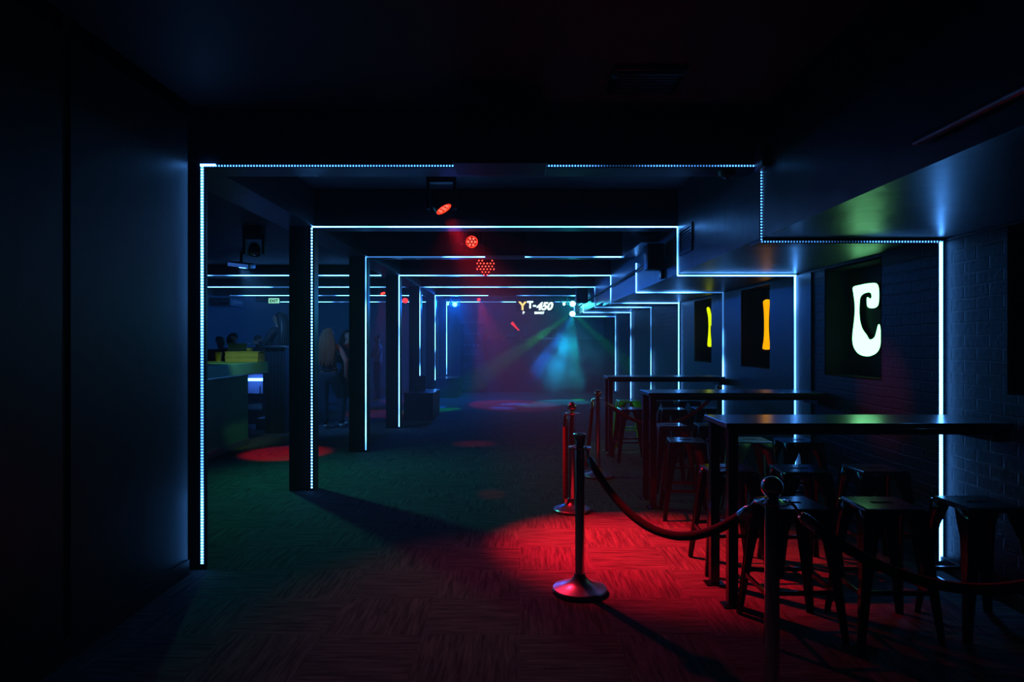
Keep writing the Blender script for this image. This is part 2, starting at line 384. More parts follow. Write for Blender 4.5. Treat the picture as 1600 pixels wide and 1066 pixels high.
# ------------------------------------------------------------------ lit letters (outlines in wall plane)
def letter(name, pts, mtl, label, X=3.0, zoom=None):
    x0, y0, s = zoom
    bm = bmesh.new(); loop = []
    P = []
    for (u, v) in pts:
        px, py = x0+u/s, y0+v/s
        Y = X*F/(px-811); P.append(Vector((X, Y, 1.5+(535-py)*Y/F)))
    return P
def smooth_closed(P, n=6):
    out = []; L = len(P)
    for i in range(L):
        p0, p1, p2, p3 = P[i-1], P[i], P[(i+1) % L], P[(i+2) % L]
        for k in range(n):
            t = k/n
            out.append(.5*((2*p1)+(p2-p0)*t+(2*p0-5*p1+4*p2-p3)*t*t+(3*p1-p0-3*p2+p3)*t**3))
    return out
def letter_obj(P, mtl, label):
    P = smooth_closed(P)
    c = sum(P, Vector())/len(P)
    t = thing('lit_letter', label, 'letter sign', (c.x, c.y, min(p.z for p in P)), 0, 'lit letters in the wall recesses')
    o = t.location
    for nm, xa, xb, sc, mm in (('letter_face', -.006, 0, 1, mtl), ('letter_can', 0, .04, 1.0, 'void')):
        bm = bmesh.new()
        a = [bm.verts.new(Vector((xa, p.y-o.y, p.z-o.z))) for p in P]
        b = [bm.verts.new(Vector((xb, p.y-o.y, p.z-o.z))) for p in P]
        n = len(a)
        for k in range(n): bm.faces.new((a[k], a[(k+1) % n], b[(k+1) % n], b[k]))
        for tri in tessellate_polygon([[Vector((p.y, p.z, 0)) for p in P]]):
            bm.faces.new([a[q] for q in tri]); bm.faces.new([b[q] for q in tri])
        mb = MB(); mb.bm.free(); mb.bm = bm
        mb.build(nm, mm, t, smooth=False)
    return t
Cpts = [(242,205),(330,178),(420,162),(490,162),(518,205),(524,290),(518,385),(496,425),(450,440),(408,428),(395,390),(396,320),
        (425,333),(447,318),(440,275),(410,262),(350,280),(316,320),(306,400),(305,500),(315,590),(340,670),(385,735),(410,778),(440,787),(480,760),(500,700),(520,622),(535,640),(543,740),(535,860),(500,930),
        (440,965),(380,973),(310,950),(260,895),(236,820),(236,720),(250,600),(260,480),(258,380),(246,280)]
letter_obj(letter('C', Cpts, None, '', zoom=(1300, 420, 7.11)), 'e_green', 'large white glowing letter C in groovy lettering')
def wallpts(yc, zb, pts): return [Vector((3.0, yc-u, zb+v)) for u, v in pts]
Ip = [(-.11,.56),(-.1,.585),(0,.60),(.1,.585),(.11,.56),(.085,.47),(.07,.3),(.085,.13),(.125,.03),(.12,.0),(0,-.01),(-.12,.0),(-.125,.03),(-.085,.13),(-.07,.3),(-.085,.47)]
letter_obj(wallpts(8.27, 1.42, Ip), 'e_orange', 'orange glowing letter, a waisted upright stroke like an I')
half = [(-.18,.60),(-.14,.63),(-.08,.63),(-.01,.60),(.06,.52),(.17,.38)]                       # top edge, left half
low = [(.17,.20),(.10,.31),(.045,.345),(.02,.27),(.045,.16),(.08,.06),(.075,.01),(-.03,.0),(-.13,.015),(-.125,.09),(-.08,.24),(-.07,.35),(-.1,.48)]
Mp = half + [(.34-u, v) for u, v in half[-2::-1]] + [(.34-u, v) for u, v in low[:0:-1]] + low
letter_obj([Vector((2.93, 10.47-u*.976, 1.43+v*.976)) for u, v in Mp], 'e_lime', 'lime yellow glowing letter, only its waisted left stroke showing past the recess edge')

# ------------------------------------------------------------------ bar stools
def make_stool():
    t = thing('bar_stool', '', 'stool')
    H, a = .66, .152
    m = MB(); m.box(-a, a, -a, a, H-.028, H, bev=.012)
    bm = m.bm
    m.box(-.055, .055, -.016, .016, H-.001, H+.0012, mi=1)   # dark hand slot
    m.build('seat', ['metalblk', 'void'], t, smooth=False)
    for sx in (-1, 1):
        for sy in (-1, 1):
            m = MB(); bm = m.bm
            prof = [(.645, .150, .115), (.585, .156, .098), (.50, .163, .066), (.30, .180, .046), (0.0, .207, .028)]
            for d in (0, 1):
                vo, vi = [], []
                for z, c, wd in prof:
                    pc = Vector((c*sx, c*sy, z))
                    q = Vector(((c-wd)*sx, c*sy, z)) if d == 0 else Vector((c*sx, (c-wd)*sy, z))
                    vo.append(bm.verts.new(pc)); vi.append(bm.verts.new(q))
                for k in range(len(prof)-1): bm.faces.new((vo[k], vi[k], vi[k+1], vo[k+1]))
            bmesh.ops.remove_doubles(bm, verts=bm.verts, dist=.0005)
            m.tube([(c*sx, c*sy, z) for z, c, wd in prof], .0045, 8)      # rolled outer edge
            o = m.build('leg', 'metalblk', t)
            so = o.modifiers.new('s', 'SOLIDIFY'); so.thickness = .004; so.offset = 0
    for k in range(4):
        z = .235 if k % 2 else .25; c = .184
        m = MB()
        if k == 0: m.box(-c, c, -c-.002, -c+.010, z-.011, z+.011)
        if k == 1: m.box(c-.010, c+.002, -c, c, z-.011, z+.011)
        if k == 2: m.box(-c, c, c-.010, c+.002, z-.011, z+.011)
        if k == 3: m.box(-c-.002, -c+.010, -c, c, z-.011, z+.011)
        m.build('crossbar', 'metalblk', t)
    return t
stool0 = make_stool()
stools = [  # x, y, rot, material, label
 (1.42, 3.58, .02, None, 'glossy black metal stool directly behind the foreground ball-topped post'),
 (1.90, 3.58, -.03, None, 'glossy black metal stool, middle of three before the biggest table, under the rope'),
 (2.42, 3.60, .03, None, 'black metal stool in front of the bright vertical strip, nearest the right wall'),
 (1.40, 4.58, .02, None, 'black metal stool seen between the two legs of the biggest table'),
 (1.87, 4.56, -.02, None, 'black metal stool behind the biggest table, second from its legs'),
 (2.38, 4.58, .02, None, 'black metal stool behind the biggest table, beside the brick wall'),
 (2.00, 5.92, -.04, 'grey', 'pale grey metal stool, the only light coloured one'),
 (2.40, 5.88, .05, None, 'black metal stool standing to the right of the pale grey stool'),
 (1.44, 5.90, -.12, None, 'black metal stool left of the pale grey stool, beside the middle table legs'),
 (1.55, 6.98, .05, 'redst', 'red metal stool behind the middle table'),
 (1.97, 7.00, -.05, None, 'black metal stool behind the middle table, right of the red stool'),
 (1.42, 8.68, .05, None, 'dark blue-black stool in front of the green stool'),
 (1.95, 8.66, -.05, None, 'small dark stool before the far table, middle of its row of three'),
 (2.40, 8.80, .04, None, 'small dark stool before the far table, beside the rope by the wall'),
 (1.58, 9.90, 0, 'greenst', 'green metal stool behind the leg of the far table'),
 (2.05, 9.90, .06, None, 'small dark stool behind the far table, next to the green stool'),
 (2.45, 9.92, -.05, None, 'small dark stool behind the far table, close to the wall'),
]
first = True
for x, y, r, mt, lb in stools:
    if first: o = stool0; o.location = (x, y, 0); o.rotation_euler = (0, 0, r); o['label'] = lb; o['group'] = 'metal bar stools around the high tables'; first = False
    else: dup(stool0, (x, y, 0), r, lb, 'metal bar stools around the high tables', mt)

# ------------------------------------------------------------------ high tables
for (y0, y1, x1, lb) in ((3.83, 4.30, 2.775, 'long black high table closest to the camera, its glossy top reflecting the lit letters'),
                     (6.13, 6.60, 2.775, 'black high table in the middle of the three, beside the pale grey stool'),
                     (9.0, 9.46, 2.72, 'black high table furthest away, with the green stool behind it')):
    t = thing('high_table', lb, 'table', (1.165, y0, 0), 0, 'black high tables fixed to the right wall')
    L = x1-1.165; D = y1-y0
    box('tabletop', 'table', (0, L, 0, D, 1.015, 1.045), t, bev=.003)
    for q in (0, 1):
        yy = .03 if q == 0 else D-.084
        m = MB().box(.02, .074, yy, yy+.054, .008, 1.015)
        lg = m.build('leg', 'metalblk', t)
        box('foot_plate', 'metalblk', (-.01, .104, yy-.02, yy+.074, 0, .008), t)
    m = MB().box(.074, L-.02, .05, .075, .975, 1.015).box(.074, L-.02, D-.075, D-.05, .975, 1.015)
    m.build('support_rail', 'metalblk', t)
    box('wall_bracket', 'metalblk', (L-.06, L+(2.79-x1 if y0 > 5 else 2.81-x1), .08, D-.08, .93, 1.012), t)

# ------------------------------------------------------------------ stanchions and ropes
def stanchion(x, y, ball, lb, hooks=(0, PI)):
    t = thing('rope_barrier_post', lb, 'rope post', (x, y, 0), 0, 'chrome rope barrier posts')
    base = MB().lathe([(.0, .014), (.163, .014), (.166, .022), (.160, .03), (.12, .042), (.08, .056), (.052, .076), (.036, .10), (.031, .115), (.0, .115)], 56)
    base.build('base', 'steel', t)
    MB().lathe([(0, 0), (.158, 0), (.166, .004), (.166, .016), (.0, .016)], 56).build('rubber_ring', 'rubber', t)
    MB().lathe([(.0, .10), (.0285, .10), (.0285, .86), (.0, .86)], 32).build('pole', 'chrome', t)
    if ball:
        pr = [(0, .86), (.022, .86), (.02, .875), (.016, .885), (.024, .892)]
        for k in range(1, 16):
            a = -PI/2+PI*k/16
            if .043*math.cos(a) > .02 or k > 8: pr.append((.043*math.cos(a), .928+.043*math.sin(a)))
        pr.append((0, .971))
        MB().lathe(pr, 32).build('ball_finial', 'chrome', t)
    else:
        MB().lathe([(0, .86), (.0285, .86), (.029, .9), (.033, .93), (.039, .95), (.035, .95), (.02, .935), (0, .935)], 32).build('flared_cap', 'chrome', t)
    MB().lathe([(.028, .855), (.036, .857), (.05, .862), (.068, .866), (.07, .872), (.05, .874), (.034, .88), (.028, .882)], 32).build('collar', 'chrome', t)
    return t
PA, PB_, PC, PD, PE, PF = (.365, 4.10), (.47, 6.06), (.876, 7.6), (1.0, 2.70), (2.47, 8.45), (2.50, 2.55)
stanchion(*PA, False, 'chrome rope post with flared top instead of a ball, in the red light')
stanchion(*PB_, True, 'ball-topped post with a red rope hanging straight down along it')
stanchion(*PC, True, 'ball-topped chrome post beside the leg of the far table')
stanchion(*PD, True, 'ball-topped dark chrome post in the foreground, base below the picture edge')
stanchion(*PE, True, 'ball-topped post half hidden behind the middle table, near the wall')
stanchion(*PF, True, 'rope post beside the black stools, beyond the picture edge')
def rope(a, b, sag, lb, r=.021, n=26):
    a, b = Vector(a), Vector(b)
    t = thing('velvet_rope', lb, 'rope', tuple(a), 0, 'red velvet barrier ropes')
    pts = []
    for k in range(n+1):
        s = k/n; p = a.lerp(b, s)-a; p.z -= sag*4*s*(1-s); pts.append(p)
    def on(s):
        p = a.lerp(b, s)-a; p.z -= sag*4*s*(1-s); return p
    MB().tube([on(.07+.86*k/n) for k in range(n+1)], r, 14).build('cord', 'velvet', t)
    for s0, s1 in ((.035, .078), (.922, .965)):
        MB().tube([on(s0+(s1-s0)*k/4) for k in range(5)], [r*.7, r*1.1, r*1.12, r*1.12, r*1.1] if s0 < .5 else [r*1.1, r*1.12, r*1.12, r*1.1, r*.7], 14).build('end_cap', 'chrome', t)
    for s0, s1 in ((0.0, .035), (.965, 1.0)):
        MB().tube([on(s0)+Vector((0, 0, .012)), on((s0+s1)/2)+Vector((0, 0, .016)), on(s1)], .006, 8).build('hook', 'chrome', t)
def toward(p, q, r=.06, z=.862):
    d = Vector((q[0]-p[0], q[1]-p[1])).normalized(); return (p[0]+d.x*r, p[1]+d.y*r, z)
rope(toward(PA, PD), toward(PD, PA), .30, 'dark red velvet rope sagging between the flared-top post and the foreground post')
rope(toward(PD, PF), toward(PF, PD), .31, 'dark red velvet rope running off to the right in front of the stools')
rope(toward(PC, PE), toward(PE, PC), .33, 'thin looking dark red rope slung under the middle table')
def hanging(p, ang, lean, lb, r=.024, tw=True):
    x, y = p[0]+math.cos(ang)*.062, p[1]+math.sin(ang)*.062
    t = thing('velvet_rope', lb, 'rope', (x, y, .87), 0, 'red velvet barrier ropes')
    pts = [(lean*k/20, 0, -.10-.66*k/20) for k in range(21)]
    m = MB(); m.tube([(p_[0], p_[1], p_[2]) for p_ in pts], r, 12)
    m.build('cord', 'velvet', t)
    if tw:
        m = MB(); m.tube([(lean*k/110+r*.8*math.cos(k*.9), r*.8*math.sin(k*.9), -.10-.66*k/110) for k in range(111)], .008, 6); m.build('twisted_braid', 'velvet', t)
    MB().tube([(0, 0, 0), (0, 0, -.03), (0, 0, -.11)], [.008, .02, .027], 12).build('end_cap', 'chrome', t)
    MB().tube([(lean, 0, -.75), (lean, 0, -.79), (lean, 0, -.80)], [.027, .027, .01], 12).build('end_cap', 'chrome', t)
hanging(PB_, PI+.3, 0, 'red braided rope hanging straight down from the ball-topped post')
hanging(PC, PI+.2, -.07, 'dark rope hanging down from the post near the green stool', .02, False)

# ------------------------------------------------------------------ moving heads
def aim(direction): return Vector(direction).to_track_quat('Z', 'Y').to_matrix().to_4x4()
def moving_head(loc, direction, lb, top, r=.075, kind='led', side=0):
    loc = Vector(loc); d = Vector(direction).normalized()
    t = thing('moving_head_light', lb, 'stage light', tuple(loc), 0, 'moving head stage lights')
    hz = top-loc.z
    # ceiling plate and pan base
    MB().box(-.11, .11, -.09, .09, hz-.09, hz, bev=.01).build('base', 'plastic', t)
    m = MB(); w = r+.035
    m.box(-w-.02, w+.02, -.035, .035, hz-.15, hz-.09)
    m.box(-w-.02, -w+.008, -.03, .03, -.03, hz-.15).box(w-.008, w+.02, -.03, .03, -.03, hz-.15)
    m.build('yoke', 'plastic', t)
    R = aim(d)
    MB().lathe([(0, -r*1.5), (r*.6, -r*1.45), (r*.95, -r*.8), (r, 0), (r*1.02, r*.5), (r*.9, r*.5), (r*.88, r*.36), (0, r*.36)], 32, R).build('lamp_head', 'plastic', t)
    if kind == 'led':
        MB().lathe([(r*.82, r*.37), (r*.90, r*.52), (r*.95, r*.52), (r*.9, r*.37)], 32, R).build('rim_ring', 'e_red', t)
        spots = [(0, 0)]+[(.56*math.cos(a*PI/3), .56*math.sin(a*PI/3)) for a in range(6)]
        for u, v in spots:
            Rm = R @ Matrix.Translation((u*r, v*r, r*.37))
            MB().lathe([(r*.2, 0), (r*.16, r*.08), (0, r*.12)], 14, Rm).build('led_lens', 'e_redhot', t)
    elif kind == 'off':
        MB().lathe([(r*.8, r*.37), (r*.5, r*.5), (0, r*.54)], 24, R).build('lens', 'glass', t)
    else:
        MB().lathe([(r*.8, r*.37), (r*.5, r*.5), (0, r*.54)], 24, R).build('lens', kind, t)
    return t
moving_head((-.68, 6.0, 2.70), (.5, -.15, -.78), 'red moving head light tilted down, hanging under the first beam', 3.05, .075)
moving_head((-.56, 8.0, 2.68), (.25, -.92, -.22), 'red moving head light with round glowing face, between the first and third red lamps', 3.05, .072)
# cluster dome
t = thing('dome_light', 'heart-shaped cluster of red LED dots hanging under the ceiling', 'stage light', (-.52, 10.6, 2.68))
MB().box(-.12, .12, -.05, .1, .27, .37, bev=.01).build('base', 'plastic', t)
MB().tube([(0, .02, .27), (0, .02, .1)], .02, 10).build('stem', 'plastic', t)
Rd = aim((0.05, -1, -.12))
pr = [(0, -.05), (.10, -.05), (.145, -.02)]+[(.15*math.cos(a*PI/20), .13*math.sin(a*PI/20)) for a in range(0, 11)]
MB().lathe(pr, 32, Rd).build('dome', 'plastic', t)
m = MB(); m2 = 0
for i in range(-4, 5):
    for j in range(-4, 5):
        u = (i+.5*(j % 2))*.05; v = j*.043
        rr = math.hypot(u, v)
        if rr > .148: continue
        if v > .06 and abs(u-.012) < .04: continue          # notch of the heart
        if abs(u) > .16-.85*max(0, -v-.01): continue
        zz = .13*math.sqrt(max(0, 1-(rr/.15)**2))
        m.lathe([(.0125, -.002), (.009, .007), (0, .009)], 8, Rd @ Matrix.Translation((u, v, zz)))
m.build('led_dots', 'e_redhot', t)
moving_head((-3.1, 8.0, 2.56), (0.1, -.3, -.95), 'dark moving head light hanging over the bar', 2.85, .07, 'off')
moving_head((-3.0, 15.0, 2.60), (.3, -.3, -.8), 'small red lamp over the far end of the bar hall', 2.85, .06)
moving_head((-3.0, 18.0, 2.62), (.1, -.8, -.5), 'small orange-red lamp with a red glow below it, far left hall', 2.85, .08)
moving_head((-1.14, 19.3, 2.72), (.1, -.8, -.5), 'tiny dim red lamp left of the lit sign', 3.05, .05)
moving_head((-1.69, 18.0, 2.50), (.02, -1, -.12), 'bright blue moving head light at the stage, left end', 3.05, .075, 'e_blue')
moving_head((-1.90, 18.2, 2.52), (0, -1, -.05), 'small blue-white lamp next to the bright blue one', 3.05, .045, 'e_blue')
moving_head((1.42, 18.1, 2.52), (0, -1, -.08), 'bright cyan moving head light beside the bulkhead, upper one', 3.05, .09, 'e_cyan')
moving_head((1.20, 18.2, 2.52), (0, -1, -.05), 'small cyan lamp left of the bright cyan ones', 3.05, .045, 'e_cyan')
t = thing('moving_head_light', 'lower bright cyan-green moving head light with beams fanning out below', 'stage light', (1.42, 18.15, 2.27), 0, 'moving head stage lights')
MB().lathe([(0, -.12), (.06, -.1), (.085, 0), (.085, .04), (0, .04)], 28, aim((-.1, -1, -.4))).build('lamp_head', 'plastic', t)
MB().lathe([(.075, .042), (.04, .055), (0, .06)], 28, aim((-.1, -1, -.4))).build('lens', 'e_cyan', t)
MB().box(.08, .19, -.02, .02, .0, .04).build('bracket', 'plastic', t)

# ------------------------------------------------------------------ ceiling items
def hung(b, lb, nm='hanging_box'):
    t = thing(nm, lb, 'ceiling box', ((b[0]+b[1])/2, (b[2]+b[3])/2, b[4]))
    o = t.location
    bb = (b[0]-o.x, b[1]-o.x, b[2]-o.y, b[3]-o.y, b[4]-o.z, b[5]-o.z)
    box('case', 'plastic', bb, t, bev=.006)
    box('rim', 'metalblk', (bb[0]+.02, bb[1]-.02, bb[2]-.006, bb[2]+.002, .01, .02), t)
    box('bracket', 'plastic', (-.06, .06, bb[2]+.03, bb[3]-.03, bb[5]-.002, 3.05-o.z), t)
hung((-.405, .172, 4.15, 4.46, 2.59, 2.94), 'large black box hanging in front of the first beam, hiding part of its strip')
hung((-.46, .08, 9.0, 9.28, 2.645, 2.95), 'black box hanging before the third beam, leaving a gap in the strip')
hung((-.76, -.06, 16.7, 16.96, 2.635, 2.95), 'small black box hanging before the sixth beam near the stage')
t = thing('air_vent', 'square black ceiling vent in front of the first beam', 'vent', (.74, 4.0, 3.05))
MB().box(-.21, .21, -.19, .19, -.03, 0, bev=.008).build('frame', 'metalblk', t)
m = MB()
for k in range(7): m.box(-.17, .17, -.155+.045*k, -.135+.045*k, -.04, -.028)
m.build('slats', 'duct', t)
t = thing('air_vent', 'louvred wall vent on the bulkhead side just past the second portal', 'vent', (1.6, 6.52, 2.35))
m = MB().box(-.015, 0, -.24, .24, 0, .03).box(-.015, 0, -.24, .24, .23, .26).box(-.015, 0, -.24, -.21, .03, .23).box(-.015, 0, .21, .24, .03, .23)
m.build('frame', 'wall', t)
m = MB()
for k in range(7): m.box(-.012, 0, -.21, .21, .035+.028*k, .048+.028*k)
m.build('slats', 'alu', t)
tag(MB().tube([(XR-.03, y, 2.29) for y in [1.2+.1*k for k in range(16)]], .016, 10).build('wall_pipe', 'duct'), 'short dark pipe along the bulkhead at the upper right', 'pipe')
o = MB().tube([(XR-.022, 8.3+.25*k, 2.46-.0*k) for k in range(42)], .02, 10).build('wall_pipe', 'plastic')
tag(o, 'long black conduit running along the bulkhead toward the stage', 'pipe')
t = thing('air_duct', 'metal air duct with rounded end hanging beside the bulkhead at the third beam', 'duct', (1.5, 8.6, 2.64))
box('duct_body', 'duct', (-.10, .098, -.7, .68, .015, .40), t, bev=.006)
m = MB(); m.tube([(-.0+.0, -1.0+.02*k, .16) for k in range(16)], [.15+.006*(k % 2) for k in range(16)], 26); 
bmesh.ops.translate(m.bm, verts=m.bm.verts, vec=(-.07, 0, .03))
m.build('round_section', 'plastic', t)
m = MB(); m.box(-.11, -.10, -.72, .70, .0, .02); m.build('flange', 'alu', t)
t = thing('wall_speaker', 'small black speaker mounted on the bulkhead side under the duct', 'speaker', (1.49, 7.55, 2.22))
MB().box(-.09, .09, -.12, .12, .08, .36, bev=.012).build('cabinet', 'plastic', t)
MB().box(-.08, .08, -.127, -.119, .10, .34).build('grille', 'rubber', t)
MB().box(.07, .108, -.04, .04, -.02, .2).build('bracket', 'metalblk', t)
t = thing('wall_speaker', 'black speaker hanging by the bulkhead close to the cyan stage lights', 'speaker', (1.44, 15.6, 2.40))
MB().box(-.14, .12, -.16, .16, .0, .36, bev=.012).build('cabinet', 'plastic', t)
MB().box(-.12, .10, -.168, -.159, .02, .34).build('grille', 'rubber', t)
MB().box(-.02, .02, -.02, .02, .35, .65).build('bracket', 'metalblk', t)
t = thing('alarm_box', 'dim red box at the top right corner of the first portal', 'alarm', (1.545, 4.42, 2.62))
MB().box(-.0, .052, -.08, .07, .0, .13, bev=.01).build('case', 'redbox', t)
MB().box(.0, .05, -.04, .03, .13, .16).build('cable_entry', 'plastic', t)
t = thing('smoke_detector', 'small round detector under the beam near the first portal corner', 'detector', (1.42, 4.66, 2.667))
MB().lathe([(0, -.045), (.03, -.043), (.055, -.03), (.06, -.01), (.06, 0), (0, 0)], 28).build('housing', 'grey', t)
MB().lathe([(0, -.052), (.012, -.05), (.014, -.044), (0, -.044)], 14).build('sensor', 'plastic', t)
t = thing('ceiling_projector', 'small pale lit device tilted under the bar hall ceiling', 'projector', (-4.15, 10.2, 2.62))
MB().box(-.17, .17, -.12, .12, 0, .07, bev=.01, ).build('case', 'grey', t)
MB().box(-.15, .15, -.124, -.118, .01, .06).build('screen', 'e_screen', t)
MB().box(-.02, .02, -.02, .02, .068, .23).build('mount', 'plastic', t)
t.rotation_euler = (.15, .12, 0)
t = thing('air_conditioner', 'pale grey air unit high on the far left wall', 'air unit', (-7.35, 17.2, 2.40))
MB().box(-.25, .25, -.4, .4, 0, .2, bev=.03).build('case', 'grey', t)
MB().box(-.05, .2, -.42, -.40, .03, .08).build('outlet', 'plastic', t)
t = thing('exit_sign', 'green glowing exit sign high at the far left', 'sign', (-6.46, 18.0, 2.52))
MB().box(-.15, .15, 0, .05, 0, .15, bev=.005).build('case', 'plastic', t)
MB().box(-.14, .14, -.006, .002, .01, .14).build('face', 'e_exit', t)
def text_mesh(s, size, mtl, parent, loc, ext=.004, shear=0):
    c = bpy.data.curves.new('txt', 'FONT'); c.body = s; c.size = size; c.extrude = ext; c.align_x = 'CENTER'; c.shear = shear
    c.offset = size*.04
    o = bpy.data.objects.new('txt', c); COL.objects.link(o)
    dg = bpy.context.evaluated_depsgraph_get(); me = bpy.data.meshes.new_from_object(o.evaluated_get(dg))
    bpy.data.objects.remove(o)
    o = bpy.data.objects.new('lettering', me); COL.objects.link(o); me.materials.clear(); me.materials.append(M[mtl])
    o.parent = parent; o.location = loc; o.rotation_euler = (PI/2, 0, 0)
    return o
MB().box(-.02, .02, .02, .04, .14, .33).build('hanger', 'plastic', t)
text_mesh('EXIT', .11, 'plastic', t, (0, -.008, .035))

# ------------------------------------------------------------------ stage end: sign, booth, rack
t = thing('lit_sign', 'glowing sign of letters and digits hung above the stage', 'sign', (.46, 19.5, 2.28), 0)
MB().box(-.55, .55, .02, .05, .1, .42).build('backing', 'void', t)
text_mesh('Y', .32, 'e_yellow', t, (-.36, 0, .15), .01)
text_mesh('T-', .27, 'e_white', t, (-.10, 0, .20), .01)
text_mesh('450', .30, 'e_white', t, (.25, 0, .15), .01, .3)
text_mesh('P', .10, 'e_white', t, (-.33, .0, .03), .01)
text_mesh('SMART', .09, 'e_white', t, (.12, .0, .03), .01)
MB().box(-.02, .02, .03, .05, .4, .80).build('hanger', 'plastic', t)
t = thing('dj_booth', 'wide dark booth front at the end of the room', 'booth', (.55, 20.6, 0))
box('front_panel', 'black', (-1.55, 2.0, 0, .06, 0, 1.56), t)
box('worktop', 'table', (-1.55, 2.0, -.02, .75, 1.56, 1.60), t, bev=.004)
box('side_panel', 'black', (-1.55, -1.50, .06, .72, 0, 1.56), t)
box('side_panel', 'black', (1.95, 2.0, .06, .72, 0, 1.56), t)
t = thing('turntable', 'record deck with a curved lit cover standing on the booth', 'turntable', (-.22, 20.85, 1.60))
MB().box(-.2, .2, -.15, .17, 0, .08, bev=.01).build('deck', 'plastic', t)
MB().tube([(.17*math.cos(a*PI/14), -.14, .05+.15*math.sin(a*PI/14)) for a in range(15)], .011, 8).build('hoop_handle', 'chrome', t)
MB().lathe([(0, .09), (.14, .09), (.14, .08), (0, .08)], 28).build('platter', 'steel', t)
t = thing('monitor_arm', 'red lit curved arm rising over the booth', 'stage lamp', (-.22, 20.8, 1.60))
MB().box(-.05, .05, -.05, .05, 0, .03).build('foot', 'plastic', t)
MB().tube([(0, 0, .02), (-.05, 0, .25), (.1, 0, .32)], .012, 8).build('stand', 'plastic', t)
MB().tube([(.22, 0, .26), (.12, -.03, .36), (0, -.06, .50)], [.018, .03, .05], 12).build('lamp_head', 'e_reddim', t)
t = thing('headphones', 'small red-lit arch on the booth, left end', 'headphones', (-.92, 20.8, 1.60))
MB().tube([(.075*math.cos(a*PI/12), 0, .04+.10*math.sin(a*PI/12)) for a in range(13)], .014, 8).build('headband', 'redst', t)
for q in (-1, 1): MB().lathe([(0, 0), (.035, 0), (.04, .02), (0, .03)], 16, Matrix.Translation((q*.075, 0, .04)) @ aim((q, 0, 0))).build('ear_cup', 'redst', t)
t = thing('microphone_stand', 'thin looped cable stand on the booth beside the hoop', 'stand', (-.6, 20.85, 1.60))
MB().lathe([(0, 0), (.06, 0), (.06, .01), (0, .015)], 20).build('foot', 'plastic', t)
MB().tube([(.07*math.cos(a*PI/10), 0, .13+.12*math.sin(a*PI/10)) for a in range(20)], .006, 8).build('loop', 'steel', t)
t = thing('laptop', 'open laptop with dark screen on the booth', 'laptop', (.95, 20.8, 1.60))
box('keyboard_base', 'steel', (-.2, .2, -.14, .12, 0, .02), t, bev=.003)
box('screen', 'e_screen', (-.2, .2, .12, .135, .02, .04), t)
box('lid', 'plastic', (-.2, .2, .12, .14, .04, .30), t, bev=.003)
o = MB().tube([(.2, 21.0, 1.6), (.2, 21.0, 1.9)]+[(.2+.1*k, 21.0, 2.0-.10*math.sin(k*PI/11)-.01*k) for k in range(12)]+[(1.32, 21.0, 1.6)], .009, 8).build('cable', 'steel')
tag(o, 'thin drooping cable strung above the booth', 'cable')
t = thing('mixer', 'flat mixing desk in the middle of the booth top', 'mixer', (.35, 20.85, 1.60))
MB().box(-.25, .25, -.15, .17, 0, .07, bev=.008).build('case', 'plastic', t)
for k in range(6): MB().lathe([(.014, .07), (.012, .09), (0, .09)], 12, Matrix.Translation((-.2+.08*k, -.05, 0))).build('knob', 'steel', t)
t = thing('equipment_rack', 'tall dark rack of amplifiers left of the booth', 'rack', (-1.40, 20.3, 0))
m = MB(); m.box(-.34, -.30, 0, .5, 0, 2.05).box(.30, .34, 0, .5, 0, 2.05).box(-.30, .30, 0, .5, 2.0, 2.05).box(-.30, .30, 0, .5, 0, .05).box(-.3, .3, .46, .5, .05, 2.0)
m.build('cabinet', 'wall', t)
for k, (z0, z1) in enumerate(((.1, .55), (.6, .95), (1.0, 1.28), (1.33, 1.50), (1.56, 1.95))):
    p = box('amplifier', 'flute', (-.295, .295, .02, .40, z0, z1), t, bev=.006)
    m = MB()
    for j in range(4): m.lathe([(.03, 0), (.025, .02), (0, .022)], 16, Matrix.Translation((-.2+.13*j, .018, (z0+z1)/2)) @ aim((0, -1, 0)))
    m.build('dials', 'steel', p)
for k, (y, lb) in enumerate(((13.1, 'black box bench at the foot of the fifth pillar'), (18.4, 'black box bench at the foot of the furthest pillar'))):
    t = thing('box_bench', lb, 'bench', (-1.93, y, 0), 0, 'black box benches built at the pillars')
    m = MB(); m.box(-.28, .28, 0, 1.1, .0, .50); 
    m.build('plinth', 'flute', t)
    box('lid', 'table', (-.29, .29, -.01, 1.11, .50, .53), t, bev=.004)
t = thing('menu_holder', 'small dark panel standing on the box bench at the fifth pillar', 'panel', (-1.98, 13.7, .53))
box('board', 'wall', (-.10, .10, 0, .03, .01, .30), t, bev=.004); box('foot', 'plastic', (-.1, .1, -.04, .07, 0, .012), t)

# ------------------------------------------------------------------ bar
t = thing('bar_counter', 'long bar with thick glossy counter top and dark panelled front', 'bar', (-4.0, 10.08, 0))
box('front_panel', 'barfront', (-.55, .0, -4.2, 0, .09, 1.05), t)
box('plinth', 'duct', (-.53, .02, -4.2, .01, 0, .09), t)
box('counter_top', 'counter', (-.62, .30, -4.25, .0, 1.05, 1.22), t, bev=.01)
box('metal_edge', 'steel', (.298, .306, -4.22, -.01, 1.055, 1.068), t)
t = thing('fluted_counter', 'tall dark counter with vertical flutes behind the bar end', 'counter', (-4.0, 11.2, 0))
m = MB(); m.box(-.17, .16, .02, .40, 0, 1.40)
for k in range(6): m.tube([(-.14+.056*k, .02, 0), (-.14+.056*k, .02, 1.40)], .02, 8)
m.build('fluted_front', 'flute', t)
box('counter_top', 'table', (-.20, .19, -.04, .42, 1.40, 1.44), t, bev=.005)
